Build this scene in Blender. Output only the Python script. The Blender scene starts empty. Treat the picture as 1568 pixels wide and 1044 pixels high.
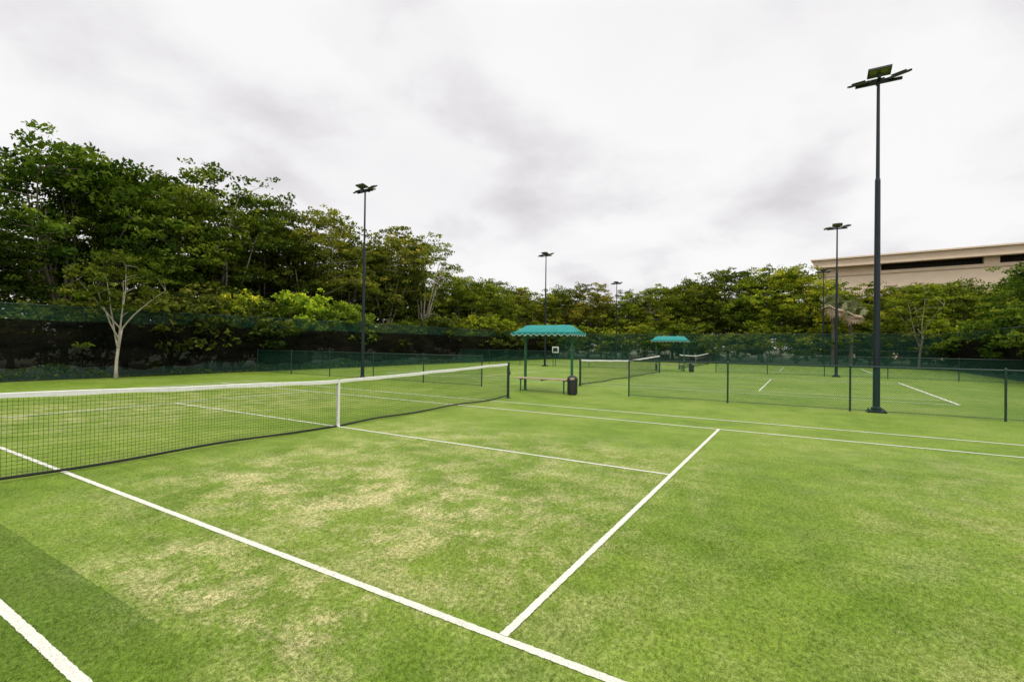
import bpy, math, random
import numpy as np
from mathutils import Vector, Matrix
R=math.radians
scene=bpy.context.scene
col=scene.collection

# ---------------------------------------------------------------- materials
def new_mat(name):
    m=bpy.data.materials.new(name); m.use_nodes=True
    nt=m.node_tree; nt.nodes.clear()
    out=nt.nodes.new('ShaderNodeOutputMaterial')
    return m,nt,out
def N(nt,t,**kw):
    n=nt.nodes.new(t)
    for k,v in kw.items(): setattr(n,k,v)
    return n
def L(nt,a,b): nt.links.new(a,b)
def ramp(nt,src,stops):
    r=N(nt,'ShaderNodeValToRGB'); e=r.color_ramp.elements
    while len(e)<len(stops): e.new(0.5)
    for i,(p,c) in enumerate(stops):
        e[i].position=p; e[i].color=(c[0],c[1],c[2],1) if hasattr(c,'__len__') else (c,c,c,1)
    L(nt,src,r.inputs[0]); return r.outputs[0]
def noise(nt,vec,scale,detail=4,rough=.55,dist=0):
    n=N(nt,'ShaderNodeTexNoise'); n.inputs['Scale'].default_value=scale; n.inputs['Detail'].default_value=detail
    n.inputs['Roughness'].default_value=rough; n.inputs['Distortion'].default_value=dist
    if vec is not None: L(nt,vec,n.inputs['Vector'])
    return n.outputs[0]
def mixc(nt,f,a,b,mode='MIX'):
    m=N(nt,'ShaderNodeMix',data_type='RGBA',blend_type=mode)
    for inp,v in ((m.inputs[0],f),(m.inputs[6],a),(m.inputs[7],b)):
        if isinstance(v,(int,float)): inp.default_value=v
        elif isinstance(v,tuple): inp.default_value=(*v,1) if len(v)==3 else v
        else: L(nt,v,inp)
    return m.outputs[2]
def math_(nt,op,a,b=None,c=None,clamp=False):
    m=N(nt,'ShaderNodeMath',operation=op,use_clamp=clamp)
    for i,v in enumerate((a,b,c)):
        if v is None: continue
        if isinstance(v,(int,float)): m.inputs[i].default_value=v
        else: L(nt,v,m.inputs[i])
    return m.outputs[0]
def smooth(nt,src,a,b):
    m=N(nt,'ShaderNodeMapRange',interpolation_type='SMOOTHSTEP'); L(nt,src,m.inputs[0])
    m.inputs[1].default_value=a; m.inputs[2].default_value=b
    return m.outputs[0]
def simple(name,c,rough=.5,metal=0,var=.25,scale=8,bump=0,bscale=60):
    m,nt,out=new_mat(name); tc=N(nt,'ShaderNodeTexCoord').outputs['Object']
    p=N(nt,'ShaderNodeBsdfPrincipled'); p.inputs['Roughness'].default_value=rough; p.inputs['Metallic'].default_value=metal
    n=noise(nt,tc,scale,6,.65)
    c2=tuple(x*(1-var) for x in c); c3=tuple(min(1,x*(1+var)) for x in c)
    L(nt,ramp(nt,n,[(.3,c2),(.7,c3)]),p.inputs['Base Color'])
    if bump:
        b=N(nt,'ShaderNodeBump'); b.inputs['Strength'].default_value=bump; b.inputs['Distance'].default_value=.01
        L(nt,noise(nt,tc,bscale,4),b.inputs['Height']); L(nt,b.outputs[0],p.inputs['Normal'])
    L(nt,p.outputs[0],out.inputs[0]); return m

M_pole=simple('pole_paint',(.008,.016,.024),.45,.2)
M_fencepost=simple('fence_green_paint',(.006,.035,.025),.45)
M_netpost=simple('net_post_paint',(.012,.03,.025),.35)
M_cord=simple('net_cord',(.010,.012,.011),.8)
M_band=simple('net_white_tape',(.68,.68,.66),.75,0,.10,12,.15,150)
M_green=simple('shelter_green_paint',(.01,.10,.045),.4)
M_teal=simple('awning_teal_canvas',(.0,.21,.19),.75,0,.18,5,.2,200)
M_bench=simple('bench_boards',(.42,.33,.22),.6)
M_can=simple('bin_dark_plastic',(.02,.02,.022),.5)
M_lamp=simple('floodlight_body',(.04,.045,.035),.4,.3)
M_glass=simple('floodlight_glass',(.12,.13,.06),.15)
M_bark=simple('bark_brown',(.13,.105,.078),.9,0,.4,6,.6,20)
M_barkpale=simple('bark_pale',(.38,.34,.28),.85,0,.3,6,.5,20)
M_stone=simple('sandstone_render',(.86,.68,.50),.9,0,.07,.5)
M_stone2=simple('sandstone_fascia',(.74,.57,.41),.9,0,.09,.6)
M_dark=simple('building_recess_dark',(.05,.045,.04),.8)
M_glassb=simple('window_glass',(.03,.035,.04),.1)
M_sign=simple('sign_white',(.75,.75,.72),.5)

# leaves
def leaf_mat(name):
    m,nt,out=new_mat(name)
    at=N(nt,'ShaderNodeAttribute',attribute_name='lc'); oi=N(nt,'ShaderNodeObjectInfo')
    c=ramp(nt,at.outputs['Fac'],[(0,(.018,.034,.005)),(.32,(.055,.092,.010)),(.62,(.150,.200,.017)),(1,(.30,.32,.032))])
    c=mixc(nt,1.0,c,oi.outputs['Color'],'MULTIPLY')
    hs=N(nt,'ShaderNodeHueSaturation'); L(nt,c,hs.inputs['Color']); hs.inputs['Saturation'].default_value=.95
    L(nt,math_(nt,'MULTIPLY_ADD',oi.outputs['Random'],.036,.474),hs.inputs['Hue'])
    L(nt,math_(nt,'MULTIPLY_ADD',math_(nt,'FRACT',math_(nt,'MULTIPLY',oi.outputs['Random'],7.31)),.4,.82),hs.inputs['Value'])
    c=hs.outputs[0]
    p=N(nt,'ShaderNodeBsdfDiffuse'); L(nt,c,p.inputs[0])
    t=N(nt,'ShaderNodeBsdfTranslucent'); L(nt,mixc(nt,1.0,c,(1.5,1.6,.5),'MULTIPLY'),t.inputs[0])
    mx=N(nt,'ShaderNodeMixShader'); mx.inputs[0].default_value=.28
    L(nt,p.outputs[0],mx.inputs[1]); L(nt,t.outputs[0],mx.inputs[2]); L(nt,mx.outputs[0],out.inputs[0])
    return m
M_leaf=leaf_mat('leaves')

def chain_mat():
    m,nt,out=new_mat('chain_link_green')
    uv=N(nt,'ShaderNodeUVMap').outputs[0]; s=N(nt,'ShaderNodeSeparateXYZ'); L(nt,uv,s.inputs[0])
    cell=.055
    def wires(op):
        a=math_(nt,op,s.outputs[0],s.outputs[1]); a=math_(nt,'DIVIDE',a,cell*1.414*.7)
        a=math_(nt,'FRACT',a); return math_(nt,'LESS_THAN',a,.12)
    w=math_(nt,'MAXIMUM',wires('ADD'),wires('SUBTRACT'))
    p=N(nt,'ShaderNodeBsdfPrincipled'); p.inputs['Base Color'].default_value=(.006,.085,.06,1); p.inputs['Roughness'].default_value=.5
    t=N(nt,'ShaderNodeBsdfTransparent'); mx=N(nt,'ShaderNodeMixShader')
    L(nt,w,mx.inputs[0]); L(nt,t.outputs[0],mx.inputs[1]); L(nt,p.outputs[0],mx.inputs[2]); L(nt,mx.outputs[0],out.inputs[0])
    return m
M_chain=chain_mat()
def screen_mat(name,c1,c2,op):
    m,nt,out=new_mat(name); tc=N(nt,'ShaderNodeTexCoord').outputs['Object']
    p=N(nt,'ShaderNodeBsdfDiffuse')
    mp=N(nt,'ShaderNodeMapping'); mp.inputs['Scale'].default_value=(.5,.5,1.6); mp.inputs['Rotation'].default_value=(0,.5,0); L(nt,tc,mp.inputs[0])
    n=noise(nt,mp.outputs[0],1.5,5,.65,.6)
    L(nt,ramp(nt,n,[(.35,c1),(.7,c2)]),p.inputs[0])
    t=N(nt,'ShaderNodeBsdfTransparent'); mx=N(nt,'ShaderNodeMixShader')
    mx.inputs[0].default_value=op
    L(nt,t.outputs[0],mx.inputs[1]); L(nt,p.outputs[0],mx.inputs[2]); L(nt,mx.outputs[0],out.inputs[0])
    return m
M_screen=screen_mat('windscreen_mesh_black',(.003,.0035,.003),(.013,.011,.009),.86)

# ---------------------------------------------------------------- mesh helper
class MB:
    def __init__(s): s.v=[];s.f=[];s.m=[];s.mats=[]
    def mi(s,mat):
        if mat not in s.mats: s.mats.append(mat)
        return s.mats.index(mat)
    def add(s,vs,fs,mat):
        o=len(s.v); s.v+= [tuple(v) for v in vs]; s.f+=[tuple(i+o for i in f) for f in fs]; s.m+=[s.mi(mat)]*len(fs)
    def box(s,c,d,mat,M=None):
        x,y,z=[a/2 for a in d]
        vs=[Vector((sx*x,sy*y,sz*z)) for sx in(-1,1) for sy in(-1,1) for sz in(-1,1)]
        if M is not None: vs=[M@v for v in vs]
        vs=[v+Vector(c) for v in vs]
        s.add(vs,[(0,1,3,2),(4,6,7,5),(0,4,5,1),(2,3,7,6),(0,2,6,4),(1,5,7,3)],mat)
    def tube(s,pts,rad,mat,n=8,cap=True):
        pts=[Vector(p) for p in pts]
        if not hasattr(rad,'__len__'): rad=[rad]*len(pts)
        vs=[];fs=[]
        for i,p in enumerate(pts):
            d=(pts[min(i+1,len(pts)-1)]-pts[max(i-1,0)]).normalized()
            a=Vector((0,0,1)) if abs(d.z)<.9 else Vector((1,0,0))
            u=d.cross(a).normalized(); w=d.cross(u)
            for k in range(n):
                t=2*math.pi*k/n; vs.append(p+(u*math.cos(t)+w*math.sin(t))*rad[i])
        for i in range(len(pts)-1):
            for k in range(n):
                a=i*n+k;b=i*n+(k+1)%n; fs.append((a,b,b+n,a+n))
        if cap:
            fs.append(tuple(range(n))[::-1]); fs.append(tuple((len(pts)-1)*n+k for k in range(n)))
        s.add(vs,fs,mat)
    def mesh(s,name,smooth=False):
        me=bpy.data.meshes.new(name); me.from_pydata(s.v,[],s.f)
        for m in s.mats: me.materials.append(m)
        me.polygons.foreach_set('material_index',s.m)
        if smooth: me.polygons.foreach_set('use_smooth',[True]*len(s.f))
        me.update(); return me
    def obj(s,name,parent=None,loc=(0,0,0),smooth=False):
        o=bpy.data.objects.new(name,s.mesh(name,smooth)); o.location=loc; col.objects.link(o)
        if parent: o.parent=parent
        return o
def empty(name,loc=(0,0,0),rz=0,sc=1):
    e=bpy.data.objects.new(name,None); e.location=loc; e.rotation_euler=(0,0,rz); e.scale=(sc,)*3; e.empty_display_size=.3
    col.objects.link(e); return e
def inst(name,me,loc,rz=0,sc=(1,1,1),color=None,parent=None,rx=0):
    o=bpy.data.objects.new(name,me); o.location=loc; o.rotation_euler=(rx,0,rz)
    o.scale=sc if hasattr(sc,'__len__') else (sc,)*3
    if color: o.color=(*color,1)
    col.objects.link(o)
    if parent: o.parent=parent
    return o

# ---------------------------------------------------------------- ground
def plane(name,x0,x1,y0,y1,z,mat):
    b=MB(); b.add([(x0,y0,z),(x1,y0,z),(x1,y1,z),(x0,y1,z)],[(0,1,2,3)],mat); return b.obj(name)
m,nt,out=new_mat('rough_ground'); tc=N(nt,'ShaderNodeTexCoord').outputs['Object']
p=N(nt,'ShaderNodeBsdfPrincipled'); p.inputs['Roughness'].default_value=.95
L(nt,ramp(nt,noise(nt,tc,.6,8,.7),[(.35,(.03,.045,.015)),(.55,(.05,.07,.02)),(.7,(.10,.08,.05))]),p.inputs['Base Color'])
L(nt,p.outputs[0],out.inputs[0]); M_ground=m
plane('ground',-600,900,-700,700,0,M_ground)

def turf_material(name,blade):
    m,nt,out=new_mat(name); tc=N(nt,'ShaderNodeNewGeometry').outputs['Position']
    s=N(nt,'ShaderNodeSeparateXYZ'); L(nt,tc,s.inputs[0]); X,Y,Z=s.outputs[0],s.outputs[1],s.outputs[2]
    fl=N(nt,'ShaderNodeCombineXYZ'); L(nt,X,fl.inputs[0]); L(nt,Y,fl.inputs[1]); tc=fl.outputs[0]
    A=lambda a,b:math_(nt,'ADD',a,b)
    Mu=lambda a,b:math_(nt,'MULTIPLY',a,b)
    big=noise(nt,tc,.35,4,.6,0); mid=noise(nt,tc,1.6,6,.72,0)
    if not blade: fine=noise(nt,tc,30,4,.75); micro=noise(nt,tc,110,2,.7)
    else: fine=noise(nt,tc,30,3,.75); micro=N(nt,'ShaderNodeNewGeometry').outputs['Random Per Island']
    st=N(nt,'ShaderNodeMapping'); st.inputs['Scale'].default_value=(1,.22,1); L(nt,tc,st.inputs[0])
    streak=noise(nt,st.outputs[0],6,5,.65,0)
    green=ramp(nt,mid,[(.3,(.110,.190,.015)),(.5,(.152,.245,.022)),(.7,(.212,.305,.036))])
    green=mixc(nt,Mu(smooth(nt,big,.4,.62),.6),green,(.215,.298,.038))
    def boxmask(x0,x1,y0,y1,s):
        a=smooth(nt,X,x0-s,x0+s); b=smooth(nt,X,x1+s,x1-s); c=smooth(nt,Y,y0-s,y0+s); d=smooth(nt,Y,y1+s,y1-s)
        return Mu(Mu(a,b),Mu(c,d))
    w1=boxmask(-4.6,1.5,-6.8,-.9,1.2)
    w2=boxmask(-3.6,-1.8,-5.6,-1.5,.8)
    w3=boxmask(-4,4,3,9,2)
    w4=boxmask(-5.0,-4.3,-5.8,-3.4,.35)
    w5=boxmask(-4.5,3.5,-12.5,-8.2,1.2)
    patch=noise(nt,tc,1.7,9,.80,0)
    pm=smooth(nt,patch,.43,.62)
    base=A(A(Mu(w1,.46),Mu(w2,.40)),A(Mu(w3,.40),A(Mu(w4,.65),Mu(w5,.25))))
    worn=math_(nt,'MULTIPLY',base,math_(nt,'MULTIPLY_ADD',pm,.96,.08),None,True)
    worn=math_(nt,'ADD',worn,Mu(Mu(smooth(nt,big,.45,.7),pm),.16),None,True)
    gate=smooth(nt,A(Mu(fine,.6),Mu(micro,.4)),.40,.60)
    wf=math_(nt,'MULTIPLY',worn,math_(nt,'MULTIPLY_ADD',gate,.95,.34),None,True)
    c=mixc(nt,wf,green,(.62,.55,.29))
    strip=Mu(math_(nt,'LESS_THAN',X,-5.06),Mu(smooth(nt,Y,-5.6,-4.2),math_(nt,'GREATER_THAN',X,-9)))
    c=mixc(nt,Mu(strip,.55),c,(.060,.120,.012))
    if not blade:
        gr=ramp(nt,A(Mu(fine,.6),Mu(micro,.4)),[(.32,.30),(.5,.92),(.68,1.65)])
        c=mixc(nt,.88,c,gr,'MULTIPLY')
    else:
        c=mixc(nt,1.0,c,ramp(nt,micro,[(0,.75),(.6,1.25),(1,1.9)]),'MULTIPLY')
        c=mixc(nt,.7,c,ramp(nt,fine,[(.32,.5),(.5,1),(.68,1.5)]),'MULTIPLY')
        def band(v,c0,hw): return math_(nt,'LESS_THAN',math_(nt,'ABSOLUTE',math_(nt,'SUBTRACT',v,c0)),hw)
        ax=math_(nt,'ABSOLUTE',X); ay=math_(nt,'ABSOLUTE',Y)
        lm=A(A(band(ax,4.115,.028),band(ax,5.485,.028)),Mu(band(ay,6.4,.026),math_(nt,'LESS_THAN',ax,4.1)))
        lm=A(lm,Mu(band(X,0,.025),math_(nt,'LESS_THAN',ay,6.4))); lm=math_(nt,'MINIMUM',lm,1)
        c=mixc(nt,lm,c,ramp(nt,micro,[(0,(.62,.63,.56)),(1,(.85,.85,.80))]))
    c=mixc(nt,.5,c,ramp(nt,streak,[(.3,.75),(.7,1.22)]),'MULTIPLY')
    if blade:
        p=N(nt,'ShaderNodeBsdfDiffuse'); L(nt,c,p.inputs[0]); t=N(nt,'ShaderNodeBsdfTranslucent'); L(nt,c,t.inputs[0])
        mx=N(nt,'ShaderNodeMixShader'); mx.inputs[0].default_value=.35
        L(nt,p.outputs[0],mx.inputs[1]); L(nt,t.outputs[0],mx.inputs[2]); L(nt,mx.outputs[0],out.inputs[0]); return m
    p=N(nt,'ShaderNodeBsdfPrincipled'); p.inputs['Roughness'].default_value=.7; p.inputs['Specular IOR Level'].default_value=.15
    L(nt,c,p.inputs['Base Color'])
    b=N(nt,'ShaderNodeBump'); b.inputs['Strength'].default_value=.6; b.inputs['Distance'].default_value=.012
    L(nt,A(fine,micro),b.inputs['Height']); L(nt,b.outputs[0],p.inputs['Normal'])
    L(nt,p.outputs[0],out.inputs[0]); return m
M_turf=turf_material('artificial_turf',False); M_blade=turf_material('artificial_turf_fibres',True)
plane('tennis_court_turf',-22,46.3,-18,18,.004,M_turf)
# turf fibres (denser where the court is seen close up)
def fibre_tile(seed,n):
    rs=np.random.RandomState(seed); nt_=n//3
    tuft=rs.uniform(-.5,.5,(nt_,2)); P=np.repeat(tuft,3,0)+rs.normal(size=(nt_*3,2))*.0025; n=nt_*3
    a=rs.uniform(0,2*math.pi,n); w=rs.uniform(.0010,.0019,n); hgt=rs.uniform(.006,.012,n); ln=rs.normal(size=(n,2))*.006+np.array([.002,.0])
    dx=np.cos(a)*w; dy=np.sin(a)*w
    z0=np.full(n,.001)
    v=np.stack([np.stack([P[:,0]-dx,P[:,1]-dy,z0],1),np.stack([P[:,0]+dx,P[:,1]+dy,z0],1),np.stack([P[:,0]+ln[:,0],P[:,1]+ln[:,1],hgt],1)],1).reshape(-1,3)
    me=bpy.data.meshes.new('fibres'); me.vertices.add(n*3); me.vertices.foreach_set('co',v.astype(np.float32).ravel())
    me.loops.add(n*3); me.loops.foreach_set('vertex_index',np.arange(n*3,dtype=np.int32)); me.polygons.add(n)
    me.polygons.foreach_set('loop_start',(np.arange(n)*3).astype(np.int32)); me.polygons.foreach_set('loop_total',np.full(n,3,np.int32))
    me.materials.append(M_blade); me.update(calc_edges=True); return me
TILES=[[fibre_tile(50+i*3+k,n) for k in range(2)] for i,n in enumerate((15000,8000,3500))]
te=empty('turf_fibres',(0,0,.006)); rt=random.Random(9)
for ix in range(-9,4):
    for iy in range(-14,2):
        d=math.hypot(ix+.5+6.4,iy+.5+7.85)
        lev=0 if d<4.2 else 1 if d<6.2 else 2 if d<8.2 else None
        if lev is None: continue
        inst('tile',rt.choice(TILES[lev]),(ix+.5,iy+.5,0),rt.choice((0,1,2,3))*math.pi/2,parent=te)

m,nt,out=new_mat('white_turf_line'); tc=N(nt,'ShaderNodeTexCoord').outputs['Object']
p=N(nt,'ShaderNodeBsdfPrincipled'); p.inputs['Roughness'].default_value=.8
n=noise(nt,tc,90,4,.75); n2=noise(nt,tc,3,5,.7)
c=mixc(nt,.5,ramp(nt,n,[(.32,(.45,.50,.34)),(.5,(.78,.78,.71))]),ramp(nt,n2,[(.3,(.74,.74,.64)),(.6,(.92,.92,.87))]),'MULTIPLY')
L(nt,c,p.inputs['Base Color'])
b=N(nt,'ShaderNodeBump'); b.inputs['Strength'].default_value=.5; b.inputs['Distance'].default_value=.01
L(nt,n,b.inputs['Height']); L(nt,b.outputs[0],p.inputs['Normal']); L(nt,p.outputs[0],out.inputs[0]); M_line=m
def court_lines(cx):
    b=MB(); z=.009; rnd=random.Random(5)
    def ln(x0,y0,x1,y1,w,zz):
        d=Vector((x1-x0,y1-y0)); Ln=d.length; d.normalize(); nrm=Vector((-d.y,d.x)); k=max(1,int(Ln/.02))
        vs=[]
        for i in range(k+1):
            q=Vector((x0,y0))+d*Ln*i/k
            a=w/2+rnd.uniform(-.003,.003); c_=w/2+rnd.uniform(-.003,.003)
            vs+=[(q.x+nrm.x*a,q.y+nrm.y*a,zz),(q.x-nrm.x*c_,q.y-nrm.y*c_,zz)]
        b.add(vs,[(2*i,2*i+1,2*i+3,2*i+2) for i in range(k)],M_line)
    for x in (-5.485,5.485,-4.115,4.115): ln(x,-11.885,x,11.885,.056,z)
    for s in(-1,1):
        ln(-5.46,s*11.885,5.46,s*11.885,.09,z+.003); ln(-4.09,s*6.4,4.09,s*6.4,.052,z+.003)
        ln(0,s*11.84,0,s*11.7,.05,z)
    ln(0,-6.38,0,6.38,.05,z)
    b.obj('court_line_markings',loc=(cx,0,0))
for cx in (0,18.5,37): court_lines(cx)

# ---------------------------------------------------------------- nets
def build_net_meshes():
    hw=6.4
    top=lambda x: .914+(1.07-.914)*(abs(x)/hw)**1.15
    def bot(x): 
        a=abs(x)
        return .012+.05*(1-math.exp(-a*1.3))*(.7+.3*math.sin(x*2.1))+ .03*max(0,(a-5.6))
    g=MB(); w=.0017
    xs=np.arange(-hw+.05,hw-.03,.045)
    for x in xs:
        y=.006*math.sin(x*3)
        g.add([(x-w,y,bot(x)),(x+w,y,bot(x)),(x+w,y,top(x)),(x-w,y,top(x))],[(0,1,2,3)],M_cord)
        g.add([(x,y-w,bot(x)),(x,y+w,bot(x)),(x,y+w,top(x)),(x,y-w,top(x))],[(0,1,2,3)],M_cord)
    K=60; nr=21
    for r in range(1,nr):
        vs=[]
        for i in range(K+1):
            x=-hw+.04+(2*hw-.08)*i/K; z=bot(x)+(top(x)-bot(x))*r/nr; y=.006*math.sin(x*3)
            vs+=[(x,y,z-w),(x,y,z+w)]
        g.add(vs,[(2*i,2*i+2,2*i+3,2*i+1) for i in range(K)],M_cord)
        vs=[(a,b_+ (w if j%2 else -w),c_) for j,(a,b_,c_) in enumerate(vs)]
        g.add(vs,[(2*i,2*i+2,2*i+3,2*i+1) for i in range(K)],M_cord)
    pts=[(-hw+.04+(2*hw-.08)*i/K,0) for i in range(K+1)]
    g.tube([(x,0,bot(x)) for x,_ in pts],.018,M_cord,6)
    net=g.mesh('netting')
    b=MB(); vs=[]
    for x,_ in pts:
        z=top(x)+.004*math.sin(x*2.7); wv=.006*math.sin(x*5)
        vs+=[(x,-.013,z-.055+wv),(x,-.012,z),(x,0,z+.008),(x,.012,z),(x,.013,z-.055+wv)]
    fs=[(5*i+k,5*i+5+k,5*i+6+k,5*i+k+1) for i in range(K) for k in range(4)]
    b.add(vs,fs,M_band); tape=b.mesh('top_tape')
    b=MB()
    b.box((0,-.019,.46),(.05,.004,.94),M_band); b.box((0,.019,.46),(.05,.004,.94),M_band); b.box((0,0,.927),(.05,.042,.006),M_band); b.box((0,0,.03),(.06,.05,.05),M_band)
    strap=b.mesh('centre_strap')
    b=MB()
    for s in(-1,1):
        x=s*(hw+.02)
        b.tube([(x,0,0),(x,0,1.09)],.042,M_netpost,14); b.tube([(x,0,1.09),(x,0,1.105),(x,0,1.115)],[.046,.046,.02],M_netpost,14)
        b.tube([(x,0,0),(x,0,.02)],.08,M_netpost,14)
        for zz in (.1,.35,.6,.85): b.tube([(x-s*.04,0,zz),(x-s*.075,0,zz)],.006,M_netpost,5)
    b.box((hw+.08,0,.78),(.05,.05,.12),M_netpost); b.tube([(hw+.1,0,.78),(hw+.16,0,.72)],.01,M_netpost,6)
    return net,tape,strap,b.mesh('net_posts',False)
NM=build_net_meshes()
for cx in (0,18.5,37):
    e=empty('tennis_net',(cx,0,.004))
    for nm,me in zip(('netting','top_tape','centre_strap','net_posts'),NM): inst(nm,me,(0,0,0),parent=e)

# ---------------------------------------------------------------- fences
def fence(name,p0,p1,h,step,screen=None,prad=.028,wavy=0):
    e=empty(name); p0=Vector((*p0,0));p1=Vector((*p1,0)); d=p1-p0; Ln=d.length; d.normalize(); nrm=Vector((-d.y,d.x,0))
    b=MB(); n=max(1,round(Ln/step))
    for i in range(n+1):
        q=p0+d*Ln*i/n; b.tube([q,q+Vector((0,0,h+.03))],prad,M_fencepost,8); b.tube([q+Vector((0,0,h+.03)),q+Vector((0,0,h+.06))],[prad*1.25,.006],M_fencepost,8)
    b.tube([p0+Vector((0,0,h)),p1+Vector((0,0,h))],prad*.75,M_fencepost,6)
    b.tube([p0+Vector((0,0,.06)),p1+Vector((0,0,.06))],.006,M_fencepost,5)
    if h>2: b.tube([p0+Vector((0,0,h*.5)),p1+Vector((0,0,h*.5))],prad*.6,M_fencepost,6)
    b.obj('posts_and_rails',e)
    me=bpy.data.meshes.new('chain_link'); off=nrm*.035
    q=[p0+off,p1+off]; me.from_pydata([(*q[0][:2],.02),(*q[1][:2],.02),(*q[1][:2],h),(*q[0][:2],h)],[],[(0,1,2,3)])
    uv=me.uv_layers.new(); 
    for i,c_ in enumerate([(0,.02),(Ln,.02),(Ln,h),(0,h)]): uv.data[i].uv=c_
    me.materials.append(M_chain); o=bpy.data.objects.new('chain_link',me); col.objects.link(o); o.parent=e
    if screen:
        z0,z1,side=screen; b=MB(); k=int(Ln/.35); rows=6; vs=[]
        rnd=random.Random(int(Ln*10))
        for i in range(k+1):
            t=Ln*i/k
            for j in range(rows+1):
                a=j/rows; sag=.04*math.sin(t*2.1)+.03*math.sin(t*5.3+1)
                zz=(z0+ (.12*math.sin(t*.9)+.07*math.sin(t*3.1)))*(1-a)+(z1+.4*sag)*a
                oo=nrm*(side*(.06+ .02*math.sin(t*3+j)+rnd.uniform(0,.012)))
                v=p0+d*t+oo; vs.append((v.x,v.y,zz))
        fs=[(i*(rows+1)+j,(i+1)*(rows+1)+j,(i+1)*(rows+1)+j+1,i*(rows+1)+j+1) for i in range(k) for j in range(rows)]
        b.add(vs,fs,M_screen); b.obj('windscreen',e,smooth=True)
    return e
fence('tall_chain_link_fence',(-22,18.05),(46.25,18.05),3.0,3.0,(.5,2.40,-1))
fence('tall_chain_link_fence',(46.3,18.05),(46.3,-18.05),3.0,3.0)
fence('tall_chain_link_fence',(46.25,-18.1),(-2,-18.1),3.0,3.0,(.35,2.42,-1))
for sx in (9.25,27.75):
    fence('low_chain_link_fence',(sx,17.9),(sx,2.94),1.2,2.99,prad=.024)
    fence('low_chain_link_fence',(sx,-2.93),(sx,-17.9),1.2,2.98,prad=.024)

# ---------------------------------------------------------------- light poles
def pole_mesh():
    b=MB()
    b.box((0,0,.02),(.42,.42,.035),M_pole)
    for sx in(-1,1):
        for sy in(-1,1): b.tube([(sx*.16,sy*.16,.03),(sx*.16,sy*.16,.09)],.016,M_pole,6)
    b.tube([(0,0,.03),(0,0,.12),(0,0,.15)],[.12,.12,.08],M_pole,16)
    b.tube([(0,0,.15),(0,0,6.1),(0,0,6.16)],[.082,.062,.05],M_pole,16)
    b.tube([(0,0,6.1),(0,0,8.66)],[.045,.036],M_pole,14)
    b.tube([(0,0,1.4),(0,0,1.46)],.088,M_pole,16)
    b.box((0,0,8.69),(.07,1.0,.06),M_pole); b.box((0,0,8.75),(.5,.07,.05),M_pole)
    def head(c,rot,w=.54,d=.36):
        Mx=rot; c=Vector(c)
        b.box(c,(d,w,.05),M_lamp,Mx)
        b.box(c+Mx@Vector((0,0,.04)),(d*.7,w*.6,.04),M_lamp,Mx)
        b.box(c+Mx@Vector((0,0,-.028)),(d-.05,w-.06,.010),M_glass,Mx)
    head((-.20,.0,8.88),Matrix.Rotation(R(12),3,'Y'),.5,.34)
    head((.26,.0,8.84),Matrix.Rotation(R(-16),3,'Y'),.5,.34)
    head((.0,.43,8.76),Matrix.Rotation(R(-5),3,'X')@Matrix.Rotation(R(-24),3,'Y'),.48,.30)
    head((.0,-.43,8.80),Matrix.Rotation(R(-12),3,'X')@Matrix.Rotation(R(-24),3,'Y'),.48,.30)
    for c in((-.2,0,8.80),(.24,0,8.79)): b.box(c,(.05,.05,.12),M_pole)
    return b.mesh('light_pole')
PM=pole_mesh()
for x,y in ((9.3,9.68),(9.45,-9.5),(27.75,9.65),(27.75,-9.5),(46.9,10.4),(46.9,-9.4)):
    e=empty('floodlight_pole',(x,y,.004)); inst('pole_and_lamps',PM,(0,0,0),parent=e)

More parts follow.
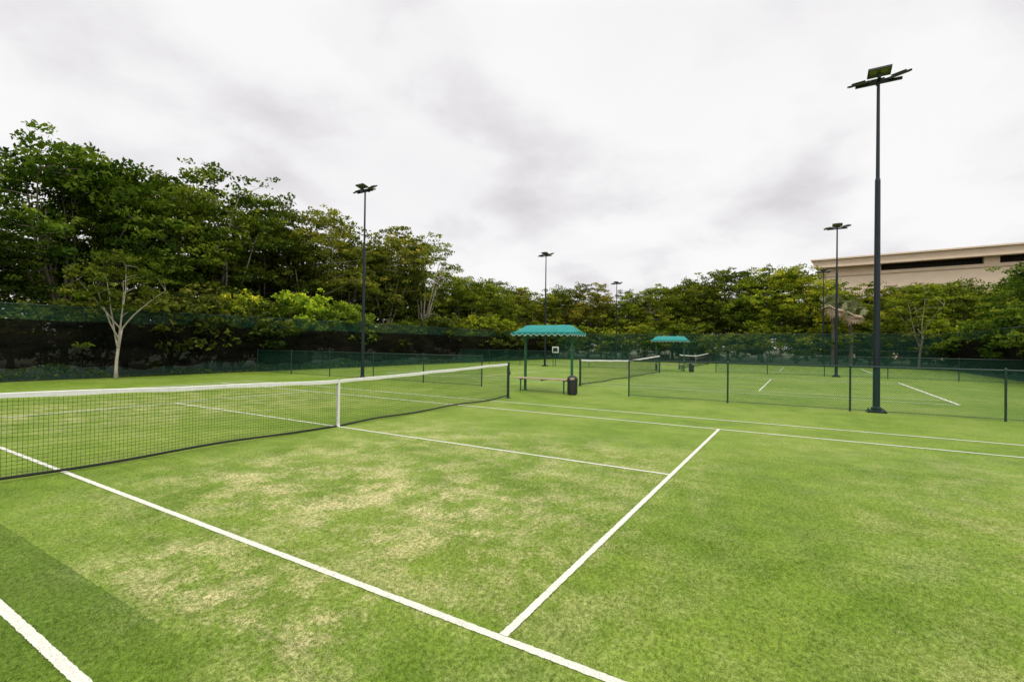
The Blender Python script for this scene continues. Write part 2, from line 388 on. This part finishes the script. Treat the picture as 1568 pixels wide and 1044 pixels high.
# ---------------------------------------------------------------- shelters
def shelter_meshes():
    fr=MB(); hy=.93; hx=.5
    for sy in(-1,1):
        fr.box((0,sy*hy,1.03),(.08,.07,2.06),M_green); fr.box((0,sy*hy,.01),(.18,.18,.02),M_green)
        fr.box((0,sy*hy,2.06),(1.1,.05,.05),M_green)
        fr.tube([(-hx,sy*hy,2.08),(0,sy*hy,2.30)],.022,M_green,6); fr.tube([(hx,sy*hy,2.08),(0,sy*hy,2.30)],.022,M_green,6)
        for sx in(-1,1): fr.tube([(0,sy*hy,1.7),(sx*.35,sy*hy,2.04)],.016,M_green,6)
    for sx in(-1,1): fr.box((sx*hx,0,2.11),(.04,1.95,.04),M_green)
    fr.box((0,0,2.0),(.05,1.79,.06),M_green)
    r=MB(); ex=.66; ey=1.16
    n=10; m_=16; vs=[]
    for j in range(m_+1):
        t=-1+2*j/m_; yy=ey*t
        endf=min(1,(1-abs(t))/.2)
        for i in range(n+1):
            a=-1+2*i/n; z=2.10+.28*(1-abs(a)**1.3)*(.12+.88*endf**.8)-.010*abs(math.sin(j*math.pi/4))*(1-abs(a))
            vs.append((a*ex,yy,z))
    fs=[(j*(n+1)+i,(j+1)*(n+1)+i,(j+1)*(n+1)+i+1,j*(n+1)+i+1) for j in range(m_) for i in range(n)]
    r.add(vs,fs,M_teal)
    for j in (0,m_):
        row=[vs[j*(n+1)+i] for i in range(n+1)]
        r.add(row+[(ex,row[0][1],2.085),(-ex,row[0][1],2.085)],[tuple(range(n+3))],M_teal)
    def valance(p0,p1):
        p0=Vector(p0);p1=Vector(p1);Ln=(p1-p0).length; k=max(1,round(Ln/.24)); seg=6; vs=[]
        d=(p1-p0)
        for i in range(k*seg+1):
            t=i/(k*seg); q=p0+d*t; dr=.05+.08*abs(math.sin(math.pi*t*k)); vs+=[(q.x,q.y,2.105),(q.x,q.y,2.105-dr)]
        r.add(vs,[(2*i,2*i+2,2*i+3,2*i+1) for i in range(k*seg)],M_teal)
        w_=[]
        for (x,y,zz) in vs[1::2]: w_+=[(x*1.006,y*1.004,zz+.012),(x*1.006,y*1.004,zz-.004)]
        r.add(w_,[(2*i,2*i+2,2*i+3,2*i+1) for i in range(k*seg)],M_band)
    a=ex+.006;c_=ey+.006
    valance((-a,-c_,0),(-a,c_,0)); valance((a,-c_,0),(a,c_,0)); valance((-a,-c_,0),(a,-c_,0)); valance((-a,c_,0),(a,c_,0))
    bn=MB()
    for k in range(4): bn.box((-.18+.12*k-.3,.05,.47),(.105,2.1,.035),M_bench)
    for sy in(-.85,0,.85): bn.box((-.3,sy,.43),(.46,.05,.04),M_green)
    for sy in(-.85,.85):
        for sx in(-.18,.18): bn.box((sx-.3,sy,.21),(.04,.04,.42),M_green)
    return fr.mesh('frame'),r.mesh('awning'),bn.mesh('bench')
SM=shelter_meshes()
for x in (9.15,27.7):
    e=empty('shade_shelter',(x,0,.004))
    for nm,me in zip(('frame','awning_roof','bench'),SM): inst(nm,me,(0,0,0),parent=e)
def can():
    b=MB()
    b.tube([(0,0,0),(0,0,.03),(0,0,.5),(0,0,.52)],[.15,.16,.19,.2],M_can,20)
    b.tube([(0,0,.52),(0,0,.56)],.21,M_can,20)
    b.tube([(0,0,.56),(0,0,.64),(0,0,.70),(0,0,.73)],[.20,.185,.13,.03],M_can,20)
    b.box((-.17,0,.61),(.06,.16,.07),M_bench)
    for k in range(12):
        t=k*math.pi/6; b.box((.182*math.cos(t),.182*math.sin(t),.27),(.012,.03,.46),M_can,Matrix.Rotation(t,3,'Z'))
    return b.mesh('bin')
CM=can()
inst('trash_can',CM,(8.55,-1.22,.004),R(20),.9); inst('trash_can',CM,(27.2,-1.5,.004),R(50),.85)
b=MB(); b.box((0,0,1.3),(.04,.55,.5),M_sign); b.tube([(0.03,0,0),(0.03,0,1.5)],.025,M_fencepost); b.box((-.022,0,1.3),(.004,.4,.3),M_fencepost); b.obj('notice_sign',loc=(28.3,9.0,.004))

# ---------------------------------------------------------------- hotel building
def building():
    e=empty('sandstone_hotel_building',(101,-9.5,0),R(-6.5)); e.scale=(1,1,.945)
    b=MB(); Lr=95
    def seg(x0,x1,y0,y1,z0,z1,mat): b.box(((x0+x1)/2,-(y0+y1)/2,(z0+z1)/2),(x1-x0,y1-y0,z1-z0),mat)
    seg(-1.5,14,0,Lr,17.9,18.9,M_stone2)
    seg(-1.9,14,-.4,Lr,18.9,19.15,M_stone)
    seg(-1.52,-.4,-.05,Lr,17.5,17.9,M_stone)
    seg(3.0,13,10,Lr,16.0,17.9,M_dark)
    b.obj('roof',e); b=MB()
    seg(0,13,.6,Lr,9.6,16.2,M_stone); seg(.6,13,.6,10,16.2,17.9,M_stone); seg(-.25,.0,.4,Lr,15.8,16.35,M_stone2)
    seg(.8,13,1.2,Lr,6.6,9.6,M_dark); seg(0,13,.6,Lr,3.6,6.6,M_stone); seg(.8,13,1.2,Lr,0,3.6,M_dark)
    b.obj('walls',e); b=MB()
    for y in (24,50,76,93): seg(.1,1.6,y-.9,y+.9,16.36,17.9,M_stone)
    for y in range(6,95,6): seg(.15,.8,y-.35,y+.35,6.6,9.6,M_stone); seg(.15,.8,y-.35,y+.35,0,3.6,M_stone)
    b.obj('columns',e); b=MB()
    for y in range(7,92,6): seg(.72,.78,y-.2,y+4.0,6.8,9.3,M_glassb); seg(.72,.78,y-.2,y+4.0,.2,3.3,M_glassb)
    b.obj('windows',e)
    b=MB(); seg(5,7,22,25,19.15,19.8,M_stone); b.obj('roof_vent',e)
building()

# ---------------------------------------------------------------- trees
def tree_mesh(name,seed,h=10,crown_r=4,base=.28,nprim=7,leafn=14000,leaf=.2,flat=.6,bark=None,trunk_r=.16,lean=0,clump=.8,shell=45,cz=.56,cvr=.46):
    rnd=random.Random(seed); rs=np.random.RandomState(seed); bark=bark or M_bark
    b=MB(); tips=[]; nodes=[]
    def limb(p,d,ln,r0,r1,n=5,wob=.18,up=.05):
        pts=[p.copy()];rad=[r0]; q=p.copy(); dd=d.normalized()
        for i in range(n):
            dd=(dd+Vector((rnd.uniform(-1,1),rnd.uniform(-1,1),rnd.uniform(-1,1)))*wob+Vector((0,0,up))).normalized()
            q=q+dd*ln/n; pts.append(q.copy()); rad.append(r0+(r1-r0)*(i+1)/n)
        return pts,rad,dd
    tp,tr,_=limb(Vector((0,0,-.05)),Vector((lean,0,1)),h*base,trunk_r,trunk_r*.75,5,.07)
    tr[0]=trunk_r*1.4; b.tube(tp,tr,bark,9)
    C0=Vector((lean*h*.5,0,h*cz)); vr=h*cvr
    lob=[(Vector((rnd.gauss(0,1),rnd.gauss(0,1),rnd.gauss(.3,.7))).normalized(),rnd.uniform(-.25,.24)) for _ in range(11)]
    def env(d):
        k=1.0
        for l,a in lob: k+=a*max(0,d.dot(l))**4
        return k/math.sqrt((d.x**2+d.y**2)/crown_r**2+d.z**2/vr**2)
    for i in range(nprim):
        az=2*math.pi*(i/nprim)+rnd.uniform(-.4,.4); el=rnd.uniform(-.3,.9) if i<nprim-2 else 1.3
        d=Vector((math.cos(az)*math.cos(el),math.sin(az)*math.cos(el),math.sin(el)))
        tgt=C0+d*env(d)*.72; st=tp[-1-(i%3)]; dd=tgt-st
        pp,pr,_=limb(st,dd,dd.length,trunk_r*.55,trunk_r*.14,6,.10,.03); b.tube(pp,pr,bark,6,False); nodes+=pp[2:]
    for i in range(shell):
        while True:
            d=Vector((rnd.gauss(0,1),rnd.gauss(0,1),rnd.gauss(0,1))).normalized()
            if d.z>-.45 or rnd.random()<.3: break
        f=rnd.choice((.93,.88,.8,.62))*rnd.uniform(.9,1.05)
        t=C0+d*env(d)*f
        if t.z<.25: t.z=.25+rnd.random()*.5
        nd=min(nodes,key=lambda q:(q-t).length+ .6*max(0,q.z-t.z))
        dd=t-nd
        q,qr,_=limb(nd,dd,dd.length,trunk_r*.2,trunk_r*.05,4,.14,.0); b.tube(q,qr,bark,5,False)
        tips.append((q[-1],rnd.uniform(.7,1.15))); 
        if rnd.random()<.5: tips.append((q[2],.6))
    nb=len(b.v)
    P=[];C=[]
    wts=np.array([t[1]**2 for t in tips]); wts/=wts.sum(); cnt=rs.multinomial(leafn,wts)
    for (tpnt,s_),n_ in zip(tips,cnt):
        if n_==0: continue
        rr=clump*s_
        ns=7; sub=rs.normal(size=(ns,3))*np.array([.62,.62,.5*flat])*rr
        idx=rs.randint(0,ns,n_)
        dirs=rs.normal(size=(n_,3)); dirs/=np.linalg.norm(dirs,axis=1)[:,None]
        dirs[:,2]=np.abs(dirs[:,2])*np.where(rs.rand(n_)<.78,1,-.45)
        rad=rr*.5*rs.rand(n_)**.4
        pos=sub[idx]+dirs*rad[:,None]*np.array([1,1,flat])
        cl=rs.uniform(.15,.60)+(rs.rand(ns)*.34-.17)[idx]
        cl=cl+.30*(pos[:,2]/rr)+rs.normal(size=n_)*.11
        P.append(pos+np.array(tpnt)); C.append(cl)
    P=np.concatenate(P);C=np.clip(np.concatenate(C),0,1); n_=len(P)
    P[:,2]=np.maximum(P[:,2],.05)
    nrm=rs.normal(size=(n_,3))*np.array([.75,.75,.5])+np.array([0,0,.7]); nrm/=np.linalg.norm(nrm,axis=1)[:,None]
    a=rs.normal(size=(n_,3)); u=np.cross(nrm,a); u/=np.linalg.norm(u,axis=1)[:,None]; v=np.cross(nrm,u)
    sz=leaf*rs.uniform(.6,1.3,n_)[:,None]
    q=np.stack([P-u*sz*.5,P+v*sz*.27-u*sz*.05,P+u*sz*.5-nrm*sz*.12,P-v*sz*.27-u*sz*.05],1).reshape(-1,3)
    mesh=bpy.data.meshes.new(name)
    faces=b.f
    allv=np.concatenate([np.array(b.v),q]); nv=len(allv)
    lf=(np.arange(n_*4)+nb)
    loops=np.concatenate([np.array([i for f in faces for i in f]),lf]); sizes=np.array([len(f) for f in faces]+[4]*n_)
    starts=np.concatenate([[0],np.cumsum(sizes)[:-1]])
    mesh.vertices.add(nv); mesh.vertices.foreach_set('co',allv.astype(np.float32).ravel())
    mesh.loops.add(len(loops)); mesh.loops.foreach_set('vertex_index',loops.astype(np.int32))
    mesh.polygons.add(len(sizes)); mesh.polygons.foreach_set('loop_start',starts.astype(np.int32)); mesh.polygons.foreach_set('loop_total',sizes.astype(np.int32))
    mesh.materials.append(bark); mesh.materials.append(M_leaf)
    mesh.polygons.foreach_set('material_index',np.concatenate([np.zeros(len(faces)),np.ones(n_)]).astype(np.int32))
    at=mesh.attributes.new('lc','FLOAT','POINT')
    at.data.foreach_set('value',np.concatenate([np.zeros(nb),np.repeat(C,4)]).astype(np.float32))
    mesh.update(calc_edges=True); mesh.validate()
    mesh['topz']=float(np.percentile(q[:,2],99.7))
    return mesh
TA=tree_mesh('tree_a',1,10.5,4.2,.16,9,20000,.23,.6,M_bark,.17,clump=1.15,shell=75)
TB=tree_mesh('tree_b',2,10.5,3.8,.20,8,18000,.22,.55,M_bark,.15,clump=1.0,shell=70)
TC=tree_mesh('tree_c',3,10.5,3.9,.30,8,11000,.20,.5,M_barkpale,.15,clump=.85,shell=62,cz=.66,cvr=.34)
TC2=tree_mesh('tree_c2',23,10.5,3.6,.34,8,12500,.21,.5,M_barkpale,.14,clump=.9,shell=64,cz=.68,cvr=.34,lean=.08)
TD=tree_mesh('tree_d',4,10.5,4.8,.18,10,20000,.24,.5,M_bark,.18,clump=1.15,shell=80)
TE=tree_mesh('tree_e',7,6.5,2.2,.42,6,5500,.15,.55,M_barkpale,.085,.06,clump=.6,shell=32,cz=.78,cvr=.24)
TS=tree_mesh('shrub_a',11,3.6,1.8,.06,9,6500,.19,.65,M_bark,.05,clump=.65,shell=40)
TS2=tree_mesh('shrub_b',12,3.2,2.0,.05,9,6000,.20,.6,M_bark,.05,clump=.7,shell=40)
def put(me,x,y,h,wid=1.0,color=(1,1,1),name='broadleaf_tree',parent=None,rz=None):
    s=h/me['topz']; rz=rr.uniform(0,6.28) if rz is None else rz
    return inst(name,me,(x,y,0),rz,(s*wid,s*wid,s),color,parent)
rr=random.Random(42)
row=[(TA,-6,24,9.2,1,(.8,.85,.9)),(TB,-1.6,22.5,7.8,1,(.55,.64,.7)),(TA,2.9,24,11.3,.92,(.68,.76,.65)),(TD,5.8,25,11.2,.75,(.9,.92,.75)),
(TB,7.8,24.5,11.5,1,(.9,.92,.75)),(TC2,10.4,24,12.3,1.0,(1.3,1.15,1.1)),(TB,13.7,25,11.5,.95,(.8,.85,.8)),(TC,17.0,24,11.4,1.05,(1.6,1.3,1.5)),(TA,16.2,27,10.2,1,(.85,.9,.9)),
(TB,21.3,25,10.8,.95,(1.25,1.08,1.0)),(TC2,25.3,24,12.2,1.05,(1.55,1.35,1.6)),(TC,29.6,24.2,12.0,.95,(1.55,1.4,1.6)),(TA,27.5,27,10,.9,(1,1,1)),(TD,35,24,8.8,.95,(1.3,1.2,.8)),(TA,39,24,8.8,1,(1.1,1.0,.9)),(TB,43,25,9.4,1.1,(1.3,1.2,.9)),(TD,49,25,9.2,1,(1.5,1.3,.8))]
for me,x,y,h,w,c in row: put(me,x,y,h,w,c)
far=[(TA,54,21.3,9.5,1,(1.2,1.15,1)),(TB,53.5,16.5,9.8,1.1,(1.6,1.25,1.2)),(TB,54,11.3,8.6,1.1,(1.2,1.1,1)),(TD,53,7.0,8.8,1,(1.7,1.55,.8)),(TA,54,3.4,9.7,1,(1.1,1.05,.8)),
(TD,55,-.3,10.6,1,(.85,.88,.9)),(TB,53.5,-4.0,10.4,1.1,(1.8,1.65,.7)),(TA,54,-7.2,10.4,1,(1.75,1.6,.7)),(TB,54,-10.3,8.4,1,(1.6,1.5,1)),(TB,54,-13.6,8.2,1,(1.5,1.4,.9)),(TD,56,-17.2,8.1,1,(1.4,1.3,.9)),(TA,54,-20.5,8.1,1.1,(1.3,1.2,.9)),
(TB,51,-24.5,8.3,1.1,(.85,.95,.9)),(TA,44,-24,8.4,1.1,(.75,.88,.9)),(TD,37,-24,8.6,1,(.85,.9,.9)),(TA,60,-25,8.4,1.2,(1,1.1,.9)),(TB,30,-24,9,1.1,(.9,.95,.9))]
for me,x,y,h,w,c in far: put(me,x,y,h,w,c)
put(TE,2.6,17.2,5.4,1.0,(.9,.92,.8),rz=2.6)
put(TE,47.6,-16.4,7.4,1.15,(1.6,1.4,.9),rz=.4)
for x,y,h,w in ((13.2,20.3,4.9,.9),(9.2,20.3,4.5,.75),(17.3,20.3,4.6,.7),(34,20.5,4.6,.9),(40,21,4.5,.9)): put(TS,x,y,h,w,(2.2,2.1,.8),'bright_shrub')
def mass(name,items):
    e=empty(name)
    for me,x,y,h,w,c in items: put(me,x,y,h,w,c,'clump',e)
it=[]
x=-12
while x<48:
    it.append((rr.choice((TS,TS2)),x,rr.uniform(19.6,21.2),rr.uniform(2.6,4.4),rr.uniform(1,1.25),tuple([rr.uniform(.55,1.1)]*2+[.9]))); x+=rr.uniform(1.8,2.8)
x=-8
while x<55:
    it.append((rr.choice((TA,TB,TD)),x,rr.uniform(29,32),rr.uniform(7.5,9),1.25,(.7,.75,.75))); x+=rr.uniform(5,6.5)
mass('undergrowth',it)
it=[]
y=22
while y>-26:
    g_=rr.uniform(.9,1.6); it.append((rr.choice((TS,TS2)),rr.uniform(48.6,50.5),y,rr.uniform(2.6,4.6),rr.uniform(1,1.3),(g_*rr.uniform(.95,1.1),g_,.8))); y-=rr.uniform(1.9,2.8)
x=48
while x>12:
    it.append((rr.choice((TS,TS2)),x,rr.uniform(-19.8,-21.2),rr.uniform(3,5),1.15,(.8,.9,.9))); x-=rr.uniform(2,2.8)
mass('shrub_belt',it)
it=[]
y=34
while y>-55:
    it.append((rr.choice((TA,TB,TD)),rr.uniform(62,68),y,rr.uniform(8,9.2) if y>-8 else rr.uniform(7.6,8.6),1.3,(1.0,1.05,.95))); y-=rr.uniform(4.6,6)
y=60
while y>-70:
    it.append((TD,rr.uniform(80,86),y,rr.uniform(8.6,9.8),1.6,(1,1.05,1))); y-=rr.uniform(9,11)
mass('distant_trees',it)

def weeds():
    rs=np.random.RandomState(3); n=9000
    x=rs.uniform(-12,46,n); y=18.3+rs.exponential(.25,n)-.1; hgt=.55*np.clip(np.sin(x*1.3)+np.sin(x*.47+2)+.9,0.08,2)/1.6
    P=np.stack([x,y,rs.rand(n)*hgt+.02],1)
    nrm=rs.normal(size=(n,3))+np.array([0,-.3,.6]); nrm/=np.linalg.norm(nrm,axis=1)[:,None]
    u=np.cross(nrm,rs.normal(size=(n,3))); u/=np.linalg.norm(u,axis=1)[:,None]; v=np.cross(nrm,u); sz=.13*rs.uniform(.6,1.4,n)[:,None]
    q=np.stack([P-u*sz*.5,P+v*sz*.28,P+u*sz*.5,P-v*sz*.28],1).reshape(-1,3)
    me=bpy.data.meshes.new('weeds'); me.from_pydata(q.tolist(),[],np.arange(n*4).reshape(-1,4).tolist()); me.materials.append(M_leaf)
    at=me.attributes.new('lc','FLOAT','POINT'); at.data.foreach_set('value',np.repeat(rs.rand(n)*.7+.1,4).astype(np.float32))
    inst('fence_foot_weeds',me,(0,0,0),color=(1.1,1.1,.9))
weeds()

def palm(x,y,h):
    e=empty('fan_palm',(x,y,0)); b=MB(); rnd=random.Random(8)
    b.tube([(0,0,0),(.08,0,h*.4),(.05,.05,h*.85)],[.2,.15,.13],M_bark,10); b.obj('trunk',e)
    f=MB(); Mf=simple('palm_frond_dry',(.42,.31,.20),.7); Mg=simple('palm_frond_green',(.20,.22,.09),.6)
    for i in range(44):
        az=rnd.uniform(0,6.28); el=rnd.uniform(-1.0,1.3); d=Vector((math.cos(az)*math.cos(el),math.sin(az)*math.cos(el),math.sin(el)))
        o=Vector((.05,.05,h*.85)); c=o+d*rnd.uniform(.45,.8); f.tube([o,c],.015,Mg,4)
        side=d.cross(Vector((0,0,1))).normalized(); up=side.cross(d); side=(side+up*rnd.uniform(-.8,.8)).normalized(); mt=Mf if el<0 else Mg
        for k in range(15):
            t=-1.35+2.7*k/14; dd=(d*math.cos(t)+side*math.sin(t)); e_=c+dd*rnd.uniform(.5,.85)+Vector((0,0,-.16)); w=(side*math.cos(t)-d*math.sin(t))*.035
            m_=c+dd*.32; f.add([c,m_+w,e_,m_-w],[(0,1,2,3)],mt)
    f.obj('fronds',e)
palm(47.6,-10.2,6.6); palm(47.8,-11.6,5.9)

# ---------------------------------------------------------------- camera
p=[-6.4457,-7.8487,1.6571,.541,.0078,.0123]
f=Vector((math.cos(p[4])*math.cos(p[3]),math.cos(p[4])*math.sin(p[3]),math.sin(p[4])))
r0=Vector((math.sin(p[3]),-math.cos(p[3]),0)); u0=r0.cross(f)
r=r0*math.cos(p[5])+u0*math.sin(p[5]); u=u0*math.cos(p[5])-r0*math.sin(p[5])
cam=bpy.data.cameras.new('camera'); co=bpy.data.objects.new('camera',cam); col.objects.link(co)
co.matrix_world=Matrix(((r.x,u.x,-f.x,p[0]),(r.y,u.y,-f.y,p[1]),(r.z,u.z,-f.z,p[2]),(0,0,0,1)))
cam.sensor_width=36; cam.lens=743.1/1568*36; cam.clip_end=3000; cam.clip_start=.05
scene.camera=co

# ---------------------------------------------------------------- light & sky
el,az=R(52),R(235)
sd=Vector((math.cos(el)*math.cos(az),math.cos(el)*math.sin(az),math.sin(el)))
sun=bpy.data.lights.new('sun','SUN'); sun.energy=1.5; sun.angle=R(16); sun.color=(1,.93,.82)
so=bpy.data.objects.new('sun',sun); so.rotation_euler=sd.to_track_quat('Z','Y').to_euler(); so.location=(0,0,30); col.objects.link(so)
w=bpy.data.worlds.new('World'); scene.world=w; w.use_nodes=True; nt=w.node_tree; nt.nodes.clear()
out=N(nt,'ShaderNodeOutputWorld'); sky=N(nt,'ShaderNodeTexSky',sky_type='NISHITA'); sky.sun_disc=False; sky.sun_elevation=el; sky.sun_rotation=R(90)-az
bg1=N(nt,'ShaderNodeBackground'); bg1.inputs[1].default_value=.1; L(nt,sky.outputs[0],bg1.inputs[0])
tc=N(nt,'ShaderNodeTexCoord').outputs['Generated']; s=N(nt,'ShaderNodeSeparateXYZ'); L(nt,tc,s.inputs[0])
zz=math_(nt,'ADD',math_(nt,'MAXIMUM',s.outputs[2],0),.30)
cv=N(nt,'ShaderNodeCombineXYZ'); L(nt,math_(nt,'DIVIDE',s.outputs[0],zz),cv.inputs[0]); L(nt,math_(nt,'DIVIDE',s.outputs[1],zz),cv.inputs[1]); L(nt,math_(nt,'MULTIPLY',s.outputs[2],1.2),cv.inputs[2])
mp=N(nt,'ShaderNodeMapping'); mp.inputs['Location'].default_value=(3.1,1.7,6.3); L(nt,cv.outputs[0],mp.inputs[0]); cvv=mp.outputs[0]
n1=noise(nt,cvv,2.2,6,.50,.15); n2=noise(nt,cvv,.7,3,.5,.1)
cl=ramp(nt,n1,[(.28,(.74,.71,.725)),(.40,(.86,.84,.85)),(.48,(.955,.94,.945)),(.57,(1.0,.985,.985))])
cl=mixc(nt,.40,cl,ramp(nt,n2,[(.35,(.84,.825,.845)),(.50,(1,1,1))]),'MULTIPLY')
cl=mixc(nt,smooth(nt,s.outputs[2],.12,.01),cl,(.99,.98,.97))
bright=math_(nt,'MULTIPLY_ADD',smooth(nt,s.outputs[2],.55,.9),1.0,1.0)  # cloud brightness boosted high overhead, out of view, to add light to the scene
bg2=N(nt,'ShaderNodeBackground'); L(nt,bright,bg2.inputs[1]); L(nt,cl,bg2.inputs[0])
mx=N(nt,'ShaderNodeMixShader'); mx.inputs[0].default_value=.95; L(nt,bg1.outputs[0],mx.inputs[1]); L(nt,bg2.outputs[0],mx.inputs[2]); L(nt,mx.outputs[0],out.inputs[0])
scene.view_settings.view_transform='Standard'; scene.view_settings.look='None'; scene.view_settings.exposure=0
